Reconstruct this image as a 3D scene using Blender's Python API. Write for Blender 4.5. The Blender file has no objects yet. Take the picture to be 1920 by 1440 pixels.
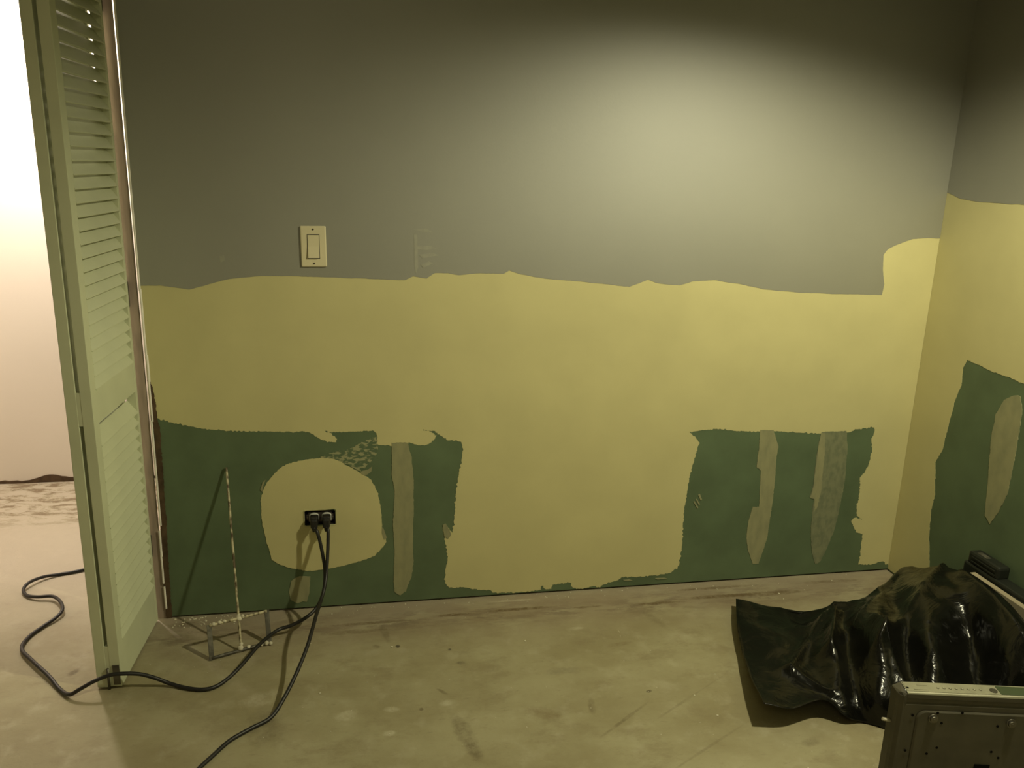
import bpy, bmesh, math, random
from mathutils import Vector, noise, geometry
C = bpy.context.scene.collection
random.seed(7)

# ------------------------------------------------------------------ camera
def make_camera():
    f, p, yw, r = 1546.3, 0.2585, 0.1868, 0.0283
    cam = bpy.data.cameras.new('camera'); o = bpy.data.objects.new('camera', cam); C.objects.link(o)
    cam.sensor_fit = 'HORIZONTAL'; cam.sensor_width = 36; cam.lens = f/1920*36; cam.clip_start = .02
    fw = Vector((math.sin(yw)*math.cos(p), math.cos(yw)*math.cos(p), -math.sin(p)))
    rt = Vector((math.cos(yw), -math.sin(yw), 0)); up = rt.cross(fw)
    r2 = rt*math.cos(r)+up*math.sin(r); u2 = -rt*math.sin(r)+up*math.cos(r)
    from mathutils import Matrix
    m = Matrix((r2, u2, -fw)).transposed().to_4x4(); m.translation = (0.5957, -2.4032, 1.3679)
    o.matrix_world = m
    bpy.context.scene.camera = o
make_camera()
# ------------------------------------------------------------------ world, exposure, lamps
w = bpy.data.worlds.new('world'); bpy.context.scene.world = w; w.use_nodes = True
w.node_tree.nodes['Background'].inputs[0].default_value = (.02, .018, .012, 1)
w.node_tree.nodes['Background'].inputs[1].default_value = .5
vs = bpy.context.scene.view_settings
vs.view_transform = 'Standard'; vs.look = 'None'; vs.gamma = 1; vs.use_curve_mapping = False; vs.exposure = 0.0
def lamp(name, kind, loc, energy, color, **k):
    l = bpy.data.lights.new(name, kind); l.energy = energy; l.color = color
    for a, b in k.items(): setattr(l, a, b)
    o = bpy.data.objects.new(name, l); C.objects.link(o); o.location = loc; return o
LAMP_XYZ = (1.92, -1.22, 2.03)
sp = lamp('ceiling_lamp_light', 'SPOT', LAMP_XYZ, 112, (1, .945, .62), spot_size=math.radians(148), spot_blend=.48, shadow_soft_size=.04)
sp.rotation_euler = (math.radians(4), math.radians(7), 0)
lamp('rear_fill_light', 'POINT', (.5, -2.9, 2.05), 7, (1, .93, .60), shadow_soft_size=.12)  # weak unseen fill light behind the camera
lamp('closet_lamp_light', 'POINT', (-.60, .76, 1.77), 62, (1, .88, .77), shadow_soft_size=.05)

# ------------------------------------------------------------------ helpers
def link(name, bm, mats, parent=None, loc=None, smooth=False, **props):
    me = bpy.data.meshes.new(name); bm.normal_update(); bm.to_mesh(me); bm.free()
    if not isinstance(mats, (list, tuple)): mats = [mats]
    for m in mats: me.materials.append(m)
    if smooth:
        for p in me.polygons: p.use_smooth = True
    o = bpy.data.objects.new(name, me); C.objects.link(o)
    if parent: o.parent = parent
    if loc: o.location = loc
    for k, v in props.items(): o[k] = v
    return o
def empty(name, loc, rz=0, **props):
    o = bpy.data.objects.new(name, None); C.objects.link(o); o.empty_display_size = .05
    o.location = loc; o.rotation_euler.z = rz
    for k, v in props.items(): o[k] = v
    return o
def box(bm, a, b, bev=0, mi=0):
    x0, y0, z0 = a; x1, y1, z1 = b
    t = bmesh.new()
    vs_ = [t.verts.new(p) for p in ((x0,y0,z0),(x1,y0,z0),(x1,y1,z0),(x0,y1,z0),(x0,y0,z1),(x1,y0,z1),(x1,y1,z1),(x0,y1,z1))]
    for f in ((0,3,2,1),(4,5,6,7),(0,1,5,4),(1,2,6,5),(2,3,7,6),(3,0,4,7)): t.faces.new([vs_[i] for i in f])
    if bev: bmesh.ops.bevel(t, geom=t.edges[:], offset=bev, segments=2, affect='EDGES', profile=.5)
    merge(bm, t, mi)
def merge(bm, t, mi=0, mat=None):
    t.verts.ensure_lookup_table(); mp = {}
    for v in t.verts: mp[v] = bm.verts.new(mat @ v.co if mat else v.co)
    for f in t.faces:
        nf = bm.faces.new([mp[v] for v in f.verts]); nf.material_index = mi; nf.smooth = f.smooth
    t.free()
def cyl(bm, p0, p1, r0, r1=None, seg=16, mi=0, caps=True, smooth=True):
    r1 = r0 if r1 is None else r1
    p0 = Vector(p0); p1 = Vector(p1); d = (p1-p0).normalized()
    a = d.orthogonal().normalized(); b = d.cross(a)
    rings = []
    for p, r in ((p0, r0), (p1, r1)):
        rings.append([bm.verts.new(p+a*math.cos(k*2*math.pi/seg)*r+b*math.sin(k*2*math.pi/seg)*r) for k in range(seg)])
    for k in range(seg):
        f = bm.faces.new((rings[0][k], rings[0][(k+1)%seg], rings[1][(k+1)%seg], rings[1][k])); f.material_index = mi; f.smooth = smooth
    if caps:
        f = bm.faces.new(rings[0][::-1]); f.material_index = mi
        f = bm.faces.new(rings[1]); f.material_index = mi
def catmull(pts, n):
    P = [Vector(p) for p in pts]; P = [P[0]*2-P[1]]+P+[P[-1]*2-P[-2]]; out = []
    for i in range(1, len(P)-2):
        for k in range(n):
            t = k/n; a, b, c, d = P[i-1], P[i], P[i+1], P[i+2]
            out.append(.5*((2*b)+(c-a)*t+(2*a-5*b+4*c-d)*t*t+(-a+3*b-3*c+d)*t**3))
    out.append(P[-2]); return out
def tube(bm, pts, r, seg=10, mi=0):
    pts = [Vector(p) for p in pts]; up = Vector((0, 0, 1)); prev = None; a = None
    for i, p in enumerate(pts):
        d = (pts[min(i+1, len(pts)-1)]-pts[max(i-1, 0)]).normalized()
        a = (a - d*a.dot(d)).normalized() if a else d.orthogonal().normalized()
        b = d.cross(a); rr = r(i/(len(pts)-1)) if callable(r) else r
        ring = [bm.verts.new(p+a*math.cos(k*2*math.pi/seg)*rr+b*math.sin(k*2*math.pi/seg)*rr) for k in range(seg)]
        if prev:
            for k in range(seg):
                f = bm.faces.new((prev[k], prev[(k+1)%seg], ring[(k+1)%seg], ring[k])); f.smooth = True; f.material_index = mi
        else: bm.faces.new(ring[::-1])
        prev = ring
    bm.faces.new(prev)

# ------------------------------------------------------------------ materials
def mat(name, col, rough=.7, spec=.5, metal=0, mottle=.08, scale=6, bump=0, bscale=60, col2=None, mix_lo=.45, mix_hi=.6, stretch=(1,1,1), coat=0):
    m = bpy.data.materials.new(name); m.use_nodes = True; t = m.node_tree; N = t.nodes; L = t.links
    b = N['Principled BSDF']; b.inputs['Roughness'].default_value = rough; b.inputs['Metallic'].default_value = metal
    b.inputs['Specular IOR Level'].default_value = spec; b.inputs['Coat Weight'].default_value = coat
    tc = N.new('ShaderNodeTexCoord'); mp = N.new('ShaderNodeMapping'); mp.inputs['Scale'].default_value = stretch
    L.new(tc.outputs['Object'], mp.inputs[0])
    n = N.new('ShaderNodeTexNoise'); n.inputs['Scale'].default_value = scale; n.inputs['Detail'].default_value = 6; L.new(mp.outputs[0], n.inputs[0])
    r = N.new('ShaderNodeValToRGB'); L.new(n.outputs[0], r.inputs[0])
    c2 = col2 or tuple(min(1, c*(1+mottle)) for c in col); c1 = col if col2 else tuple(c*(1-mottle) for c in col)
    r.color_ramp.elements[0].position = mix_lo if col2 else .3; r.color_ramp.elements[1].position = mix_hi if col2 else .7
    r.color_ramp.elements[0].color = (*c1, 1); r.color_ramp.elements[1].color = (*c2, 1)
    L.new(r.outputs[0], b.inputs['Base Color'])
    if bump:
        n2 = N.new('ShaderNodeTexNoise'); n2.inputs['Scale'].default_value = bscale; n2.inputs['Detail'].default_value = 4; L.new(mp.outputs[0], n2.inputs[0])
        bp = N.new('ShaderNodeBump'); bp.inputs['Strength'].default_value = bump; bp.inputs['Distance'].default_value = .003
        L.new(n2.outputs[0], bp.inputs['Height']); L.new(bp.outputs[0], b.inputs['Normal'])
    return m
YEL = (.52, .475, .245); GRY = (.185, .182, .145); GRN = (.100, .138, .076)
M = dict(
    yellow=mat('joint_compound_yellow', YEL, .75, .3, mottle=.05, scale=5, bump=.12, bscale=30),
    yellow_thin=mat('thin_compound', (.46,.43,.22), .75, .3, col2=(.17,.22,.11), scale=26, mix_lo=.50, mix_hi=.66, stretch=(1.6,1,.5)),
    streak=mat('streak_compound', (.285,.275,.155), .7, .35, col2=(.225,.225,.13), scale=30, mix_lo=.40, mix_hi=.72, stretch=(1.5,1,.6)),
    streak_thin=mat('streak_compound_thin', (.20,.21,.125), .7, .35, col2=(.15,.165,.10), scale=45, mix_lo=.40, mix_hi=.64, stretch=(1.3,1,.8)),
    scrub=mat('scrubbed_compound', GRN, .7, .3, col2=(.30,.30,.17), scale=75, mix_lo=.485, mix_hi=.55, stretch=(.7,1,1.5)),
    grey=mat('grey_wall_paint', GRY, .54, 1.0, mottle=.06, scale=3, bump=.03, bscale=160),
    green=mat('green_drywall', GRN, .65, .35, mottle=.14, scale=7, bump=.08, bscale=60),
    far=mat('closet_paint', (.74,.68,.60), .8, .2, mottle=.02, scale=2),
    ceil=mat('ceiling_paint', (.40,.40,.31), .7, .3, mottle=.03),
    soffit=mat('soffit_paint', (.19,.20,.15), .7, .3, mottle=.03),
    white=mat('white_door_paint', (.55,.57,.40), .5, .4, mottle=.05, scale=8, bump=.05),
    bead=mat('white_corner_bead', (.78,.74,.68), .5, .4, mottle=.10, scale=40),
    jamb=mat('jamb_wood', (.30,.235,.19), .7, .3, mottle=.2, scale=20, stretch=(3,3,.4)),
    wood=mat('torn_brown_edge', (.085,.055,.032), .8, .2, mottle=.35, scale=30),
    gap=mat('dark_gap', (.012,.010,.007), .9, .1),
    plate=mat('cream_plastic', (.62,.56,.38), .35, .5, mottle=.02),
    black=mat('black_rubber', (.010,.009,.009), .45, .5, mottle=.1),
    screw=mat('screw_metal', (.15,.14,.115), .4, .5, metal=.8),
    dkmetal=mat('outlet_box_metal', (.045,.035,.03), .55, .5, metal=.3, mottle=.3, scale=60),
    recept=mat('receptacle_plastic', (.60,.60,.54), .4, .5, mottle=.4, scale=60),
    rod=mat('mud_crusted_rod', (.10,.075,.045), .55, .4, metal=.2, col2=(.50,.45,.30), scale=28, mix_lo=.40, mix_hi=.56, stretch=(3,3,1)),
    rod_dark=mat('dull_steel_blade', (.085,.078,.062), .5, .5, metal=.4, col2=(.16,.15,.12), scale=40),
    crust=mat('dried_compound', (.58,.54,.42), .8, .2, mottle=.2, scale=60, bump=.5, bscale=200),
    steel=mat('galvanised_steel', (.085,.078,.058), .5, .4, metal=.3, mottle=.16, scale=14, bump=.05, bscale=80),
    steel_lit=mat('flange_steel_lit', (.31,.30,.22), .42, .5, metal=.25, mottle=.12, scale=30, bump=.1),  # top steel painted paler than the face, lamp light in the colour
    pcb=mat('green_strip', (.055,.075,.035), .45, .5, mottle=.2),
    hole=mat('hole_black', (.006,.006,.005), .9, .1),
    board=mat('pale_board', (.34,.29,.20), .6, .3, mottle=.15, scale=12, stretch=(1,.3,3)),
    orange=mat('orange_mark', (.30,.10,.02), .7, .3, mottle=.3, scale=30),
    case=mat('black_case_plastic', (.014,.016,.012), .5, .4, mottle=.2, bump=.1),
)
M['grey'].node_tree.nodes['Principled BSDF'].inputs['IOR'].default_value = 1.9
def bag_material():
    m = bpy.data.materials.new('black_bin_liner'); m.use_nodes = True; t = m.node_tree; N = t.nodes; L = t.links; b = N['Principled BSDF']
    b.inputs['Base Color'].default_value = (.0045, .0045, .0035, 1); b.inputs['Roughness'].default_value = .21
    b.inputs['Specular IOR Level'].default_value = .34
    tc = N.new('ShaderNodeTexCoord')
    n1 = N.new('ShaderNodeTexNoise'); n1.inputs['Scale'].default_value = 9; n1.inputs['Detail'].default_value = 5; n1.inputs['Distortion'].default_value = 1.4
    L.new(tc.outputs['Object'], n1.inputs[0])
    v = N.new('ShaderNodeTexVoronoi'); v.feature = 'DISTANCE_TO_EDGE'; v.inputs['Scale'].default_value = 16; L.new(tc.outputs['Object'], v.inputs[0])
    a = N.new('ShaderNodeMath'); a.operation = 'MULTIPLY_ADD'; a.inputs[1].default_value = .35; L.new(v.outputs['Distance'], a.inputs[0]); L.new(n1.outputs[0], a.inputs[2])
    bp = N.new('ShaderNodeBump'); bp.inputs['Strength'].default_value = .35; bp.inputs['Distance'].default_value = .02
    L.new(a.outputs[0], bp.inputs['Height']); L.new(bp.outputs[0], b.inputs['Normal'])
    return m
M['bag'] = bag_material()
def floor_material():
    m = bpy.data.materials.new('bare_concrete'); m.use_nodes = True; t = m.node_tree; N = t.nodes; L = t.links; b = N['Principled BSDF']
    b.inputs['Roughness'].default_value = .68; b.inputs['Specular IOR Level'].default_value = .4
    tc = N.new('ShaderNodeTexCoord'); sx = N.new('ShaderNodeSeparateXYZ'); L.new(tc.outputs['Object'], sx.inputs[0])
    def nz(sc, st=(1,1,1), det=8, rough=.6, dist=0):
        mp = N.new('ShaderNodeMapping'); mp.inputs['Scale'].default_value = st; L.new(tc.outputs['Object'], mp.inputs[0])
        n = N.new('ShaderNodeTexNoise'); n.inputs['Scale'].default_value = sc; n.inputs['Detail'].default_value = det
        n.inputs['Roughness'].default_value = rough; n.inputs['Distortion'].default_value = dist; L.new(mp.outputs[0], n.inputs[0]); return n.outputs[0]
    def ramp(s, lo, hi, a=0, c=1):
        r = N.new('ShaderNodeMapRange'); r.interpolation_type = 'SMOOTHSTEP'
        r.inputs[1].default_value = lo; r.inputs[2].default_value = hi; r.inputs[3].default_value = a; r.inputs[4].default_value = c; L.new(s, r.inputs[0]); return r.outputs[0]
    def mth(op, a, c=None, d=None):
        n = N.new('ShaderNodeMath'); n.operation = op
        for i, v in enumerate((a, c, d)):
            if v is None: continue
            if isinstance(v, (int, float)): n.inputs[i].default_value = v
            else: L.new(v, n.inputs[i])
        return n.outputs[0]
    def mix(fac, c1, c2):
        x = N.new('ShaderNodeMix'); x.data_type = 'RGBA'
        L.new(fac, x.inputs[0])
        for i, c in ((6, c1), (7, c2)):
            if isinstance(c, tuple): x.inputs[i].default_value = (*c, 1)
            else: L.new(c, x.inputs[i])
        return x.outputs[2]
    BASE = (.315, .275, .165)
    col = mix(ramp(nz(2.6, (1, 1.5, 1)), .35, .68), (.27, .235, .135), (.35, .32, .20))
    col = mix(ramp(nz(6, (1, 1.6, 1), 8, .72), .50, .68, 0, .55), col, (.215, .175, .10))
    col = mix(ramp(nz(14), .5, .75, 0, .5), col, (.42, .385, .27))
    col = mix(ramp(nz(30, (1, 3, 1), 6, .7), .56, .72, 0, .45), col, (.20, .165, .10))
    # diagonal trowel scratches
    sc = ramp(nz(7, (9, 1.2, 1), 3, .5, .6), .62, .70, 0, .0)
    # brown glue band that runs along the foot of the wall
    y = mth('ADD', sx.outputs[1], mth('MULTIPLY', nz(9), .05))
    band = mth('MULTIPLY', ramp(y, -.17, -.09), ramp(y, .02, -.055))
    band = mth('MULTIPLY', band, ramp(nz(8, (1, 3.5, 1), 6, .75), .44, .60, .05, 1.0))
    inroom = ramp(sx.outputs[0], -.15, .05)
    col = mix(mth('MULTIPLY', mth('MULTIPLY', band, inroom), .9), col, (.085, .052, .026))
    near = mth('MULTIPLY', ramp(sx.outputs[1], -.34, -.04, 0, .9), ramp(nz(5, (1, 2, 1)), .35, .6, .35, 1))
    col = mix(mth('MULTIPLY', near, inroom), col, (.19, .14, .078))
    # glue residue in the closet beyond the opening
    yc = mth('ADD', sx.outputs[1], mth('MULTIPLY', nz(5), .25))
    cb = mth('MULTIPLY', ramp(yc, .80, 1.02), ramp(nz(9, (1, 2.5, 1), 7, .75), .46, .60))
    col = mix(mth('MULTIPLY', cb, .75), col, (.19, .13, .09))
    cl = ramp(yc, -.25, .6)
    col = mix(mth('MULTIPLY', cl, mth('SUBTRACT', .75, cb)), col, (.52, .46, .38))
    NZ0 = mth('ADD', mth('MULTIPLY', nz(38, (1,1,1), 6, .7), .6), mth('MULTIPLY', nz(13), .4))
    NZ1 = ramp(nz(26, (1,1,1), 8, .8), .40, .58, .35, 1)
    # individual stains, dark patches and a painted light streak: x, y, rx, ry, angle, strength, colour
    for (cx, cy, rx, ry, an, st, c) in STAINS_AND_LIGHT:
        dx = mth('SUBTRACT', sx.outputs[0], cx); dy = mth('SUBTRACT', sx.outputs[1], cy); ca, sa = math.cos(an), math.sin(an)
        u = mth('DIVIDE', mth('ADD', mth('MULTIPLY', dx, ca), mth('MULTIPLY', dy, sa)), rx)
        v = mth('DIVIDE', mth('SUBTRACT', mth('MULTIPLY', dy, ca), mth('MULTIPLY', dx, sa)), ry)
        r2 = mth('ADD', mth('ADD', mth('MULTIPLY', u, u), mth('MULTIPLY', v, v)), mth('MULTIPLY', mth('SUBTRACT', NZ0, .5), 5.0))
        col = mix(mth('MULTIPLY', ramp(r2, 1.5, .1, 0, st), NZ1), col, c)
    L.new(col, b.inputs['Base Color'])
    bp = N.new('ShaderNodeBump'); bp.inputs['Strength'].default_value = .5; bp.inputs['Distance'].default_value = .006
    L.new(mth('ADD', nz(18, (1,1,1), 8, .65), mth('MULTIPLY', nz(3), 1.5)), bp.inputs['Height']); L.new(bp.outputs[0], b.inputs['Normal'])
    return m
DK = (.13, .10, .055); LT = (.52, .48, .36); PK_LIGHT = (.42, .34, .26); BR = (.115, .075, .032)
STAINS_AND_LIGHT = [(x, y, rx, ry, an, st, c) for (x, y), rx, ry, an, st, c in (
    ((0.8296, -0.6553), .022, .085, .25, .55, DK), ((0.8467, -0.7261), .016, .035, .25, .5, DK),
    ((1.136, -0.4336), .055, .016, .0, .5, (.17,.15,.10)), ((1.0437, -0.6088), .05, .022, -.5, .5, (.19,.14,.07)),
    ((1.3337, -0.3259), .04, .010, .1, .5, (.17,.12,.06)), ((0.6508, -0.1717), .012, .045, .2, .55, DK),
    ((0.8576, -0.3559), .016, .008, 0, .9, (.10,.08,.05)), ((1.3457, -0.5566), .010, .006, .3, .9, (.10,.08,.05)),
    ((0.6854, -0.2482), .007, .009, 0, .9, (.04,.03,.02)), ((0.6224, -0.2395), .010, .012, .8, .6, DK), ((0.8332, -0.2852), .006, .006, 0, .9, (.05,.04,.03)),
    ((0.3405, -0.5641), .045, .075, .3, .50, (.15,.125,.07)), ((0.7911, -0.478), .006, .022, .7, .6, DK), ((0.7318, -0.5466), .006, .006, 0, .8, DK),  # first entry: broad soft dark patch where the cord lands
    ((1.175, -0.5991), .010, .035, -.2, .5, DK), ((1.2421, -0.6632), .10, .005, .62, .55, DK), ((1.4404, -0.6029), .14, .004, .55, .35, DK), ((1.4201, -0.7909), .15, .004, .5, .35, DK),
    ((0.0925, -0.0899), .06, .022, -.75, .45, PK_LIGHT), ((0.0541, -0.046), .05, .02, 0, .55, DK), ((0.0472, -0.1269), .05, .03, .4, .45, DK),  # pinkish first entry: streak of closet light painted on the floor
    ((0.6569, -0.5359), .02, .012, 0, .6, LT), ((0.5419, -0.5453), .03, .02, .4, .5, LT), ((0.6467, -0.6287), .016, .01, 0, .7, LT), ((0.8001, -0.5298), .02, .012, .2, .5, LT),
    ((1.2294, -0.2232), .03, .008, 0, .4, LT), ((0.3213, -0.4435), .06, .03, .4, .4, LT), ((-0.1897, -0.253), .02, .012, .9, .8, DK), ((1.4865, -0.2017), .015, .05, .3, .4, DK), ((1.679, -0.813), .03, .015, .2, .5, DK),
    ((1.0798, -0.0889), .11, .009, 0, .95, BR), ((0.8652, -0.096), .07, .008, 0, .85, BR), ((1.2958, -0.1043), .05, .006, 0, .8, BR), ((1.5281, -0.1114), .09, .008, 0, .85, BR), ((1.7576, -0.0963), .13, .011, 0, .85, BR), ((1.744, -0.0403), .16, .009, 0, .7, BR), ((1.9477, -0.0998), .13, .014, 0, .7, BR), ((0.6172, -0.1098), .13, .008, 0, .7, BR), ((0.5531, -0.1525), .10, .012, 0, .45, BR), ((2.194, -0.0499), .10, .012, 0, .5, BR), ((1.064, -0.0329), .07, .006, 0, .6, LT))]
M['floor'] = floor_material()

# ------------------------------------------------------------------ room shell
W = 2.442; CEIL = 2.25
S = dict(kind='structure')
bm = bmesh.new(); box(bm, (-1.7, -3.4, -.08), (W+.12, 1.35, 0)); link('floor', bm, M['floor'], **S)
bm = bmesh.new(); box(bm, (-1.7, -3.4, CEIL), (W+.12, 1.35, CEIL+.08)); link('ceiling', bm, M['ceil'], **S)
# back wall: green moisture-resistant board with a hole for the outlet box, a dark gap below it
HX0, HX1, HZ0, HZ1 = .4165, .5090, .2845, .3335
bm = bmesh.new(); y0, y1 = 0, .10
box(bm, (0, y0, .007), (HX0, y1, CEIL)); box(bm, (HX1, y0, .007), (W, y1, CEIL))
box(bm, (HX0, y0, .007), (HX1, y1, HZ0)); box(bm, (HX0, y0, HZ1), (HX1, y1, CEIL))
wall_back = link('wall_back', bm, M['green'], **S)
bm = bmesh.new(); box(bm, (.01, .012, 0), (W, .09, .0065)); link('bottom_plate', bm, M['gap'], wall_back)
bm = bmesh.new(); box(bm, (-1.7, 0, 0), (-.93, .10, CEIL)); box(bm, (-.93, 0, 2.06), (0, .10, CEIL)); link('wall_left', bm, M['far'], **S)
bm = bmesh.new(); box(bm, (W, -3.4, .004), (W+.12, .0, CEIL)); wall_right = link('wall_right', bm, M['green'], **S)
bm = bmesh.new(); box(bm, (-1.7, 1.215, .006), (1.1, 1.33, CEIL)); link('wall_far', bm, M['far'], **S)
bm = bmesh.new(); box(bm, (-1.82, -3.4, 0), (-1.7, 1.33, CEIL)); link('wall_side', bm, M['far'], **S)
bm = bmesh.new(); box(bm, (1.0, .10, 0), (1.1, 1.215, CEIL)); link('wall_closet', bm, M['far'], **S)
bm = bmesh.new(); box(bm, (-1.82, -3.5, 0), (W+.12, -3.4, CEIL)); link('wall_front', bm, M['ceil'], **S)
bm = bmesh.new(); box(bm, (0, -.22, 1.925), (W, -.0035, CEIL)); link('unseen_soffit', bm, M['soffit'], **S)  # soffit above the view, set so its shadow darkens the wall top
# dark torn gap at the foot of the far closet wall
bm = bmesh.new(); rr = random.Random(3)
xs = [-1.69+.016*i for i in range(110)]
prev = None
for x in xs:
    h = .012+.010*noise.noise(Vector((x*9, 0, 3)))+.006*noise.noise(Vector((x*40, 1, 3)))
    h += .022*math.exp(-((x+.72)/.06)**2)
    h = max(.0015, h)
    a = (bm.verts.new((x, 1.209, 0)), bm.verts.new((x, 1.209, h)), bm.verts.new((x, 1.2149, h)), bm.verts.new((x, 1.2149, 0)))
    if prev:
        for i in range(3): bm.faces.new((prev[i], a[i], a[i+1], prev[i+1]))
    else: bm.faces.new(a)
    prev = a
bm.faces.new(prev[::-1])
link('trim_2', bm, M['wood'], **S)

# ------------------------------------------------------------------ paint and compound coats (thin real layers on the boards)
def ragged(loop, amp, step=.006, seed=0, freq=70, fine=.35):
    """resample a closed outline and wander its edge like a brushed coat"""
    P = [Vector((a, b)) for a, b in loop]; out = []; n = len(P)
    for i in range(n):
        a, b, am = P[i], P[(i+1) % n], amp
        d = b-a; L = d.length
        if L < 1e-6: continue
        k = max(1, int(L/step)); nn = Vector((-d.y, d.x))/L
        straight = (i in STR)
        for j in range(k):
            q = a+d*(j/k); w_ = 0 if straight else min(1, 4*min(j, k-j)/k+.35)
            e = noise.noise(Vector((q.x*freq*.35, q.y*freq*.35, seed)))*amp + noise.noise(Vector((q.x*freq*2.2, q.y*freq*2.2, seed+9)))*amp*fine*1.6
            out.append(q+nn*e*w_)
    return out
STR = set()
def coat(name, loop, m, parent, t, amp=.0015, seed=0, straight=(), side='back', holes=(), base=0, label=None, freq=70, fine=.35, step=.006):
    global STR
    STR = set(straight); L0 = ragged(loop, amp, step, seed, freq, fine) if amp else [Vector(p) for p in loop]
    loops = [L0]+[[Vector(p) for p in h] for h in holes]
    if side == 'back': f3 = lambda p, d: (p.x, -d, p.y)
    else: f3 = lambda p, d: (W-d, p.x, p.y)
    flat = [[Vector((p.x, p.y, 0)) for p in l] for l in loops]
    tri = geometry.tessellate_polygon(flat); allp = [p for l in loops for p in l]
    bm = bmesh.new(); top = [bm.verts.new(f3(p, t)) for p in allp]; bot = [bm.verts.new(f3(p, base)) for p in allp]
    for a, b, c in tri:
        if len({a, b, c}) == 3:
            try: bm.faces.new((top[a], top[b], top[c]))
            except ValueError: pass
    s = 0
    for l in loops:
        n = len(l)
        for i in range(n):
            a, b = s+i, s+(i+1) % n
            try: bm.faces.new((top[a], bot[a], bot[b], top[b]))
            except ValueError: pass
        s += n
    bmesh.ops.recalc_face_normals(bm, faces=bm.faces[:])
    # front faces must look into the room
    want = Vector((0, -1, 0)) if side == 'back' else Vector((-1, 0, 0))
    bm.normal_update()
    for f in bm.faces:
        if abs(f.normal.dot(want)) > .99 and f.normal.dot(want) < 0: f.normal_flip()
    o = link(name, bm, m, parent)
    if label: o['label'] = label
    return o
Y1, Y2, Y3, Y4 = .0008, .0014, .0020, .0030
# yellow compound over everything between grey paint and the bare green areas
GREYLINE = [(-0.0062, 1.0214), (0.0547, 1.023), (0.1306, 1.0112), (0.1737, 1.0232), (0.2387, 1.0412), (0.3107, 1.0489), (0.3977, 1.0508), (0.5005, 1.0466), (0.6353, 1.0425), (0.7267, 1.0397), (0.7498, 1.0506), (0.7884, 1.0446), (0.8116, 1.0602), (0.8505, 1.0603), (0.8819, 1.0542), (0.9448, 1.0608), (1.0165, 1.0595), (1.0322, 1.069), (1.0647, 1.0581), (1.138, 1.0457), (1.237, 1.038), (1.3376, 1.0286), (1.4057, 1.0205), (1.4638, 1.0435), (1.5076, 1.0306), (1.5686, 1.0257), (1.611, 1.039), (1.6808, 1.0426), (1.7709, 1.0295), (1.8445, 1.0145), (1.9737, 1.0027), (2.1231, 0.9992), (2.2622, 0.9958), (2.2663, 1.0305), (2.253, 1.0787), (2.2476, 1.1247), (2.2601, 1.1417), (2.2844, 1.1555), (2.3437, 1.1765), (2.3986, 1.1805), (2.4393, 1.1793)]
gl = [(.0, GREYLINE[0][1])]+[p for p in GREYLINE if 0.002 < p[0] < W-.002]+[(W-.001, GREYLINE[-1][1])]
coat('grey_paint', gl+[(W-.001, CEIL), (0, CEIL)], M['grey'], wall_back, Y2, .0016, 1, straight=(len(gl)-1, len(gl), len(gl)+1), base=0, label='grey semi-gloss paint')
TOPY = [(W-.001, GREYLINE[-1][1]+.03), (0, GREYLINE[0][1]+.06)]
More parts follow.
